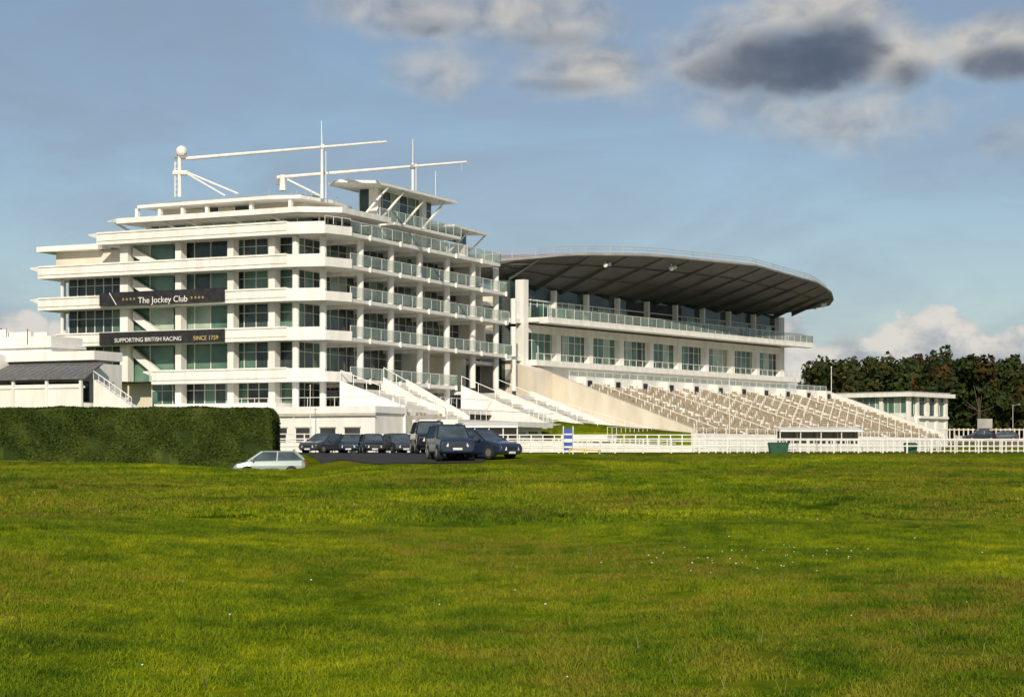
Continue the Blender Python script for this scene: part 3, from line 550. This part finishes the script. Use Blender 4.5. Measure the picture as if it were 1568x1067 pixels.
# ---------------------------------------------------------------- street furniture
P=Part('information_sign'); x=wx(870,122); Y=122; z=T(x,Y); 
for dx in (-.3,.3): P.beam((x+dx,Y,z-.1),(x+dx,Y,z+1.75),.04,'white',6)
P.hexa([(x-.32,Y-.03,z+.25),(x+.32,Y-.03,z+.25),(x+.32,Y+.03,z+.25),(x-.32,Y+.03,z+.25),(x-.32,Y-.03,z+1.6),(x+.32,Y-.03,z+1.6),(x+.32,Y+.03,z+1.6),(x-.32,Y+.03,z+1.6)],'blue')
for a,b,k in ((1.2,1.28,'white'),(.75,.95,'white'),(.4,.5,'white')): P.hexa([(x-.25,Y-.05,z+a),(x+.25,Y-.05,z+a),(x+.25,Y-.033,z+a),(x-.25,Y-.033,z+a),(x-.25,Y-.05,z+b),(x+.25,Y-.05,z+b),(x+.25,Y-.033,z+b),(x-.25,Y-.033,z+b)],k)
P.build(bevel=.01)
P=Part('yellow_barrier'); x0=wx(872,118)
for i in range(3): P.beam((x0+i*.9,118,T(x0+i*.9,118)-.1),(x0+i*.9,118,T(x0+i*.9,118)+.35),.035,'yellow',6)
P.beam((x0,118,T(x0,118)+.3),(x0+1.8,118,T(x0+1.8,118)+.3),.04,'yellow',6); P.build()
def bin_(px,Y,w):
    P=Part('green_litter_skip'); x=wx(px,Y); z=T(x,Y)-.25; P.hexa([(x-w*.42,Y,z+.1),(x+w*.42,Y,z+.1),(x+w*.42,Y+.9,z+.1),(x-w*.42,Y+.9,z+.1),(x-w*.5,Y-.1,z+.9),(x+w*.5,Y-.1,z+.9),(x+w*.5,Y+1,z+.9),(x-w*.5,Y+1,z+.9)],'green')
    P.hexa([(x-w*.53,Y-.13,z+.9),(x+w*.53,Y-.13,z+.9),(x+w*.53,Y+1.03,z+.9),(x-w*.53,Y+1.03,z+.9),(x-w*.5,Y,z+1.0),(x+w*.5,Y,z+1.0),(x+w*.5,Y+.9,z+1.08),(x-w*.5,Y+.9,z+1.08)],'green')
    for dx in (-.4,.4): P.beam((x+dx*w,Y+.1,z+.1),(x+dx*w+.08,Y+.1,z+.1),.1,'dark',8)
    P.build(bevel=.02)
bin_(1193,143,1.4); bin_(1396,154,.9)
def pole(name,px,Y,top,r=.05,lamp=False):
    P=Part(name); x=wx(px,Y); z=T(x,Y); zt=H+(HY-top)*Y/F; P.beam((x,Y,z-.2),(x,Y,zt),r,'white',8,r*.6); P.beam((x,Y,z),(x,Y,z+.3),r*2,'grey',8); P.sphere((x,Y,zt),r*1.4,'white',8)
    if lamp: P.beam((x,Y,zt-.1),(x+.8,Y,zt+.1),r*.6,'grey',5); P.sphere((x+.9,Y,zt+.08),.18,'grey',8,(1.6,1,.5))
    P.build()
pole('flagpole',1273,280,562,.08); pole('flagpole',1117,200,568,.05); pole('marker_post',450,160,640,.05); pole('marker_post',918,120,676,.04); pole('flagpole',475,170,590,.05)
pole('street_lamp',1551,300,620,.04,True)
P=Part('framed_notice_board'); x=wx(1508,290); z=T(x,290); P.beam((x-1,290,z-.2),(x-1,290,z+3.4),.07,'grey'); P.beam((x+1,290,z-.2),(x+1,290,z+3.4),.07,'grey'); P.hexa([(x-1.1,289.9,z+2.0),(x+1.1,289.9,z+2.0),(x+1.1,290.05,z+2.0),(x-1.1,290.05,z+2.0),(x-1.1,289.9,z+3.4),(x+1.1,289.9,z+3.4),(x+1.1,290.05,z+3.4),(x-1.1,290.05,z+3.4)],'grey'); P.build()
# ---------------------------------------------------------------- vehicles
def paint(name,c,r=.25):
    m,nt,b=newmat(name); n=nt.nodes.new('ShaderNodeTexNoise'); n.inputs['Scale'].default_value=3; rr=ramp(nt,[(.3,tuple(x*.85 for x in c)),(.7,c)]); nt.links.new(n.outputs['Fac'],rr.inputs['Fac']); nt.links.new(rr.outputs['Color'],b.inputs['Base Color'])
    b.inputs['Roughness'].default_value=r; b.inputs['Coat Weight'].default_value=.6; b.inputs['Coat Roughness'].default_value=.06; b.inputs['Metallic'].default_value=.2; return m
M['p_silver']=paint('silver_blue_paint',(.34,.41,.40)); M['p_navy']=paint('dark_blue_paint',(.022,.038,.075)); M['p_black']=paint('black_paint',(.012,.016,.022)); M['p_grey']=paint('grey_paint',(.06,.07,.085))
M['tyre']=noisy('tyre_rubber',(.012,.012,.012),(.025,.025,.025),(1,1,1),5,.8); M['alloy']=noisy('alloy_wheel',(.35,.35,.36),(.5,.5,.5),(1,1,1),5,.3,.7)
M['lamp']=noisy('headlamp_glass',(.55,.57,.6),(.75,.77,.8),(1,1,1),5,.1); M['tail']=noisy('tail_lamp',(.35,.02,.015),(.45,.03,.02),(1,1,1),5,.2); M['cgl']=noisy('car_glass',(.04,.055,.065),(.08,.11,.13),(1,1,1),1.5,.03)
specs={'hatch':dict(L=3.85,W=.83,lo=[(1.92,.30,.62),(1.75,.22,.74),(1.05,.20,.90),(-1.7,.20,.95),(-1.9,.30,.88)],gh=[(1.15,.88),(.38,1.40),(-1.35,1.40),(-1.85,.95)],r=.29),
 'suv':dict(L=4.4,W=.92,lo=[(2.18,.42,.88),(2.08,.34,1.05),(1.05,.32,1.15),(-2.0,.32,1.15),(-2.15,.45,1.08)],gh=[(.95,1.14),(.45,1.78),(-1.9,1.76),(-2.1,1.14)],r=.37),
 'saloon':dict(L=4.4,W=.87,lo=[(2.2,.30,.62),(2.05,.22,.76),(1.1,.20,.93),(-1.5,.20,.98),(-2.15,.30,.90)],gh=[(1.05,.92),(.2,1.45),(-1.2,1.43),(-1.95,.96)],r=.31)}
def car(name,kind,x,y,yaw,pk,z=None):
    sp=specs[kind]; e=empty(name); W=sp['W']; B=Part('body')
    secs=[]
    for i,(xx,zb,zt) in enumerate(sp['lo']):
        w=W*(.90 if i in(0,len(sp['lo'])-1) else (.97 if i==1 else 1)); zm=(zb+zt)/2
        secs.append([(xx,-w*.88,zb),(xx,-w,zb+.1),(xx,-w,zm+.08),(xx,-w*.93,zt),(xx,-w*.45,zt+.03),(xx,w*.45,zt+.03),(xx,w*.93,zt),(xx,w,zm+.08),(xx,w,zb+.1),(xx,w*.88,zb)])
    n=10
    for s in secs: B.v+=s
    for i in range(len(secs)-1):
        for j in range(n): B.f.append((i*n+j,i*n+(j+1)%n,(i+1)*n+(j+1)%n,(i+1)*n+j)); B.m.append(B.mi(pk))
    B.f.append(tuple(range(n))); B.m.append(0); B.f.append(tuple(range((len(secs)-1)*n,len(secs)*n))); B.m.append(0)
    B.build(e,smooth=False,bevel=.04)
    g=sp['gh']; wb=W*.90; wt=W*.72; Gp=Part('greenhouse')
    c=[(g[0][0],-wb,g[0][1]),(g[0][0],wb,g[0][1]),(g[3][0],wb,g[3][1]),(g[3][0],-wb,g[3][1]),(g[1][0],-wt,g[1][1]),(g[1][0],wt,g[1][1]),(g[2][0],wt,g[2][1]),(g[2][0],-wt,g[2][1])]
    Gp.hexa(c,'cgl'); Gp.build(e)
    Rf=Part('roof_and_pillars')
    Rf.hexa([(g[1][0]+.05,-wt-.03,g[1][1]-.02),(g[1][0]+.05,wt+.03,g[1][1]-.02),(g[2][0]-.05,wt+.03,g[2][1]-.02),(g[2][0]-.05,-wt-.03,g[2][1]-.02),(g[1][0]-.1,-wt+.08,g[1][1]+.05),(g[1][0]-.1,wt-.08,g[1][1]+.05),(g[2][0]+.1,wt-.08,g[2][1]+.05),(g[2][0]+.1,-wt+.08,g[2][1]+.05)],pk)
    for a,b in ((0,4),(1,5),(2,6),(3,7)): Rf.beam(c[a],c[b],.045 if a<2 else .08,pk,6)
    for sgn in (-1,1):
        xm=(g[1][0]+g[2][0])/2+.1; Rf.beam((xm,sgn*wb,g[0][1]),(xm-.05,sgn*wt,g[1][1]),.045,pk,6)
        if kind=='suv': Rf.beam((g[2][0]+.7,sgn*wb,g[0][1]),(g[2][0]+.65,sgn*wt,g[1][1]),.06,pk,6); Rf.beam((g[1][0]-.1,sgn*(wt-.05),g[1][1]+.1),(g[2][0]+.2,sgn*(wt-.05),g[1][1]+.1),.03,'grey',5)
        Rf.sphere((g[0][0]-.25,sgn*(W+.1),g[0][1]+.08),.1,pk,8,(.6,1.1,.8))
    Rf.build(e)
    Wp=Part('wheels')
    for xx in (sp['L']*.31,-sp['L']*.30):
        for sgn in (-1,1):
            r=sp['r']; Wp.beam((xx,sgn*(W-.2),r),(xx,sgn*(W+.02),r),r,'tyre',20); Wp.beam((xx,sgn*(W+.0),r),(xx,sgn*(W+.035),r),r*.62,'alloy',12)
            Wp.beam((xx,sgn*(W-.25),r+.03),(xx,sgn*(W+.008),r+.03),r*1.14,'tyre',20)
    Wp.build(e)
    Fp=Part('lamps_and_grille'); l0=sp['lo'][0]; l4=sp['lo'][-1]
    for sgn in (-1,1):
        Fp.hexa([(l0[0]-.08,sgn*W*.5,l0[2]-.2),(l0[0]+.03,sgn*W*.5,l0[2]-.2),(l0[0]-.06,sgn*W*.89,l0[2]-.18),(l0[0]-.16,sgn*W*.89,l0[2]-.18),(l0[0]-.1,sgn*W*.5,l0[2]-.03),(l0[0]+.01,sgn*W*.5,l0[2]-.03),(l0[0]-.08,sgn*W*.89,l0[2]-.01),(l0[0]-.16,sgn*W*.89,l0[2]-.01)],'lamp')
        Fp.hexa([(l4[0]-.03,sgn*W*.62,l4[2]-.25),(l4[0]+.1,sgn*W*.62,l4[2]-.25),(l4[0]+.1,sgn*W*.89,l4[2]-.25),(l4[0]-.03,sgn*W*.89,l4[2]-.25),(l4[0]-.03,sgn*W*.62,l4[2]-.02),(l4[0]+.1,sgn*W*.62,l4[2]-.02),(l4[0]+.1,sgn*W*.89,l4[2]-.02),(l4[0]-.03,sgn*W*.89,l4[2]-.02)],'tail')
    for a,b,zl,zh,k in ((-.45,.45,.16,.03,'black'),(-.26,.26,.36,.25,'lamp')):
        Fp.hexa([(l0[0]-.05,W*a,l0[2]-zl),(l0[0]+.02,W*a,l0[2]-zl),(l0[0]+.02,W*b,l0[2]-zl),(l0[0]-.05,W*b,l0[2]-zl),(l0[0]-.05,W*a,l0[2]-zh),(l0[0]+.02,W*a,l0[2]-zh),(l0[0]+.02,W*b,l0[2]-zh),(l0[0]-.05,W*b,l0[2]-zh)],k)
    Fp.build(e)
    e.location=(x,y,T(x,y) if z is None else z); e.rotation_euler=(0,0,math.radians(yaw)); return e
car('parked_hatchback_car','hatch',wx(412,106),106,190,'p_silver',z=H-31*106/F)
car('off_road_car','suv',wx(688,99),100,-78,'p_navy'); car('off_road_car','suv',wx(655,108),110,-82,'p_black')
car('parked_estate_car','saloon',wx(735,99),101,-42,'p_navy')
car('parked_car','saloon',wx(497,146),146,-120,'p_grey'); car('parked_car','hatch',wx(540,147),147,-95,'p_navy'); car('parked_car','hatch',wx(570,144),144,-80,'p_black'); car('parked_car','saloon',wx(609,146),146,-70,'p_grey')
car('parked_car','saloon',wx(1500,270),270,185,'p_black'); car('parked_car','saloon',wx(1535,275),275,180,'p_grey'); car('parked_car','hatch',wx(1393,268),268,-80,'p_black'); car('parked_car','hatch',wx(1424,268),268,-95,'p_grey')
car('parked_car','hatch',wx(628,150),151,-75,'p_navy')
# ---------------------------------------------------------------- sun, sky
elev=math.radians(28); sv=Vector((-.02,-.99,0)).normalized()*math.cos(elev)+Vector((0,0,math.sin(elev)))
sd=bpy.data.lights.new('sun','SUN'); sd.energy=4.3; sd.angle=math.radians(.5); sd.color=(1,.89,.71); so=bpy.data.objects.new('sun',sd); scene.collection.objects.link(so); so.rotation_euler=sv.to_track_quat('Z','Y').to_euler(); so.location=(0,-50,80)
w=bpy.data.worlds.new('World'); scene.world=w; w.use_nodes=True; nt=w.node_tree; nt.nodes.clear(); L=nt.links.new
out=nt.nodes.new('ShaderNodeOutputWorld'); bg=nt.nodes.new('ShaderNodeBackground'); bg.inputs['Strength'].default_value=.085
sky=nt.nodes.new('ShaderNodeTexSky'); sky.sky_type='NISHITA'; sky.sun_disc=False; sky.sun_elevation=elev; sky.sun_rotation=math.atan2(sv.x,sv.y); sky.air_density=1.0; sky.dust_density=.6; sky.ozone_density=2.0
L(sky.outputs[0],bg.inputs[0])
def mth(op,a,b=None,c=None,clamp=False):
    n=nt.nodes.new('ShaderNodeMath'); n.operation=op; n.use_clamp=clamp
    for i,v in enumerate((a,b,c)):
        if v is None: continue
        if isinstance(v,(int,float)): n.inputs[i].default_value=v
        else: L(v,n.inputs[i])
    return n.outputs[0]
tc=nt.nodes.new('ShaderNodeTexCoord'); sx=nt.nodes.new('ShaderNodeSeparateXYZ'); L(tc.outputs['Generated'],sx.inputs[0])
az=mth('ARCTAN2',sx.outputs[0],sx.outputs[1]); el=mth('ARCSINE',sx.outputs[2])
cv=nt.nodes.new('ShaderNodeCombineXYZ'); L(az,cv.inputs[0]); L(el,cv.inputs[1])
def nz(scale,det,sc=(1,1,1),rough=.55,dist=0):
    mp=nt.nodes.new('ShaderNodeMapping'); mp.inputs['Scale'].default_value=sc; L(cv.outputs[0],mp.inputs[0]); n=nt.nodes.new('ShaderNodeTexNoise'); n.inputs['Scale'].default_value=scale; n.inputs['Detail'].default_value=det; n.inputs['Roughness'].default_value=rough; n.inputs['Distortion'].default_value=dist; L(mp.outputs[0],n.inputs['Vector']); return n.outputs['Fac']
nA=nz(20,7,(1,1.4,1),.52,.2); nB=nz(60,6,(1,1.3,1),.55); nC=nz(34,7,(1,1.4,1),.52,.3); nD=nz(45,6,(1,1.2,1),.58,.2)
def blobs(bl):
    acc=None
    for px,py,rx,ry,st in bl:
        a=math.atan((px-CXP)/F); e=math.atan((HY-py)/F*math.cos(a))
        dx=mth('MULTIPLY',mth('SUBTRACT',az,a),F/rx); dy=mth('MULTIPLY',mth('SUBTRACT',el,e),F/ry)
        d=mth('SUBTRACT',1.0,mth('ADD',mth('MULTIPLY',dx,dx),mth('MULTIPLY',dy,dy))); d=mth('MULTIPLY',mth('MAXIMUM',d,-1.6),st)
        acc=d if acc is None else mth('SMOOTH_MAX',acc,d,.5)
    return acc
def cloudmask(bl,amp,lo,hi,n=nA):
    d=mth('ADD',blobs(bl),mth('MULTIPLY',mth('SUBTRACT',n,.5),amp)); mr=nt.nodes.new('ShaderNodeMapRange'); mr.interpolation_type='SMOOTHSTEP'; L(d,mr.inputs[0]); mr.inputs[1].default_value=lo; mr.inputs[2].default_value=hi; return mr.outputs[0]
lit=cloudmask([(620,15,140,48,1),(800,30,200,60,1),(890,112,130,45,1.1),(700,110,110,45,.7),(1110,75,130,72,1),(1270,20,135,55,1.3),(1365,85,85,66,1.3),(1500,80,110,50,1),(1560,60,90,50,1),(1150,150,190,45,.5),(1330,165,180,60,.6),(1540,205,50,35,.5)],2.6,-.35,1.4)
dark=cloudmask([(1215,98,150,60,1.15),(1280,82,85,62,1.1),(1130,112,95,38,.8),(1390,118,50,30,.6),(1540,98,85,34,.9),(640,40,90,16,.3),(840,60,90,16,.3),(850,132,80,14,.4)],2.0,-.05,1.0,nC)
cum=cloudmask([(1212,545,40,78,1.1),(1295,560,60,58,1.1),(1430,527,85,62,1.1),(1395,535,60,42,1),(1560,540,50,40,.8),(25,508,55,36,1),(60,530,60,40,1),(1480,550,120,40,.8)],2.4,.05,.6,nD)
veil=nz(4.5,7,(1,3.2,1),.6,.5)
def mixs(f,a,b):
    m=nt.nodes.new('ShaderNodeMixShader'); L(f,m.inputs[0]); L(a,m.inputs[1]); L(b,m.inputs[2]); return m.outputs[0]
def bgc(c,st=1):
    b=nt.nodes.new('ShaderNodeBackground'); b.inputs[1].default_value=st; 
    if isinstance(c,tuple): b.inputs[0].default_value=(*c,1)
    else: L(c,b.inputs[0])
    return b.outputs[0]
def crmp(f,stops):
    r=ramp(nt,stops); L(f,r.inputs['Fac']); return r.outputs['Color']
s1=mixs(mth('ADD',.14,mth('MULTIPLY',mth('SUBTRACT',veil,.38,None,True),2.0),None,True),bg.outputs[0],bgc((.27,.325,.42)))
s2=mixs(mth('MULTIPLY',lit,.85),s1,bgc(crmp(nC,[(.36,(.28,.305,.35)),(.60,(.62,.58,.52))])))
s3=mixs(mth('MULTIPLY',dark,.95),s2,bgc(crmp(nA,[(.35,(.085,.11,.16)),(.68,(.15,.18,.24))])))
s4=mixs(mth('MULTIPLY',cum,.88),s3,bgc(crmp(nD,[(.36,(.36,.39,.44)),(.6,(.74,.70,.64))])))
L(s4,out.inputs[0])
# ---------------------------------------------------------------- camera
cd=bpy.data.cameras.new('camera'); cd.sensor_width=36; cd.lens=F/1568*36; cd.shift_y=(HY-533.5)/1568; cd.clip_start=.5; cd.clip_end=6000
co=bpy.data.objects.new('camera',cd); scene.collection.objects.link(co); co.location=(0,0,H); co.rotation_euler=(math.pi/2,0,0); scene.camera=co
scene.view_settings.view_transform='Standard'; scene.view_settings.look='None'; scene.view_settings.exposure=0
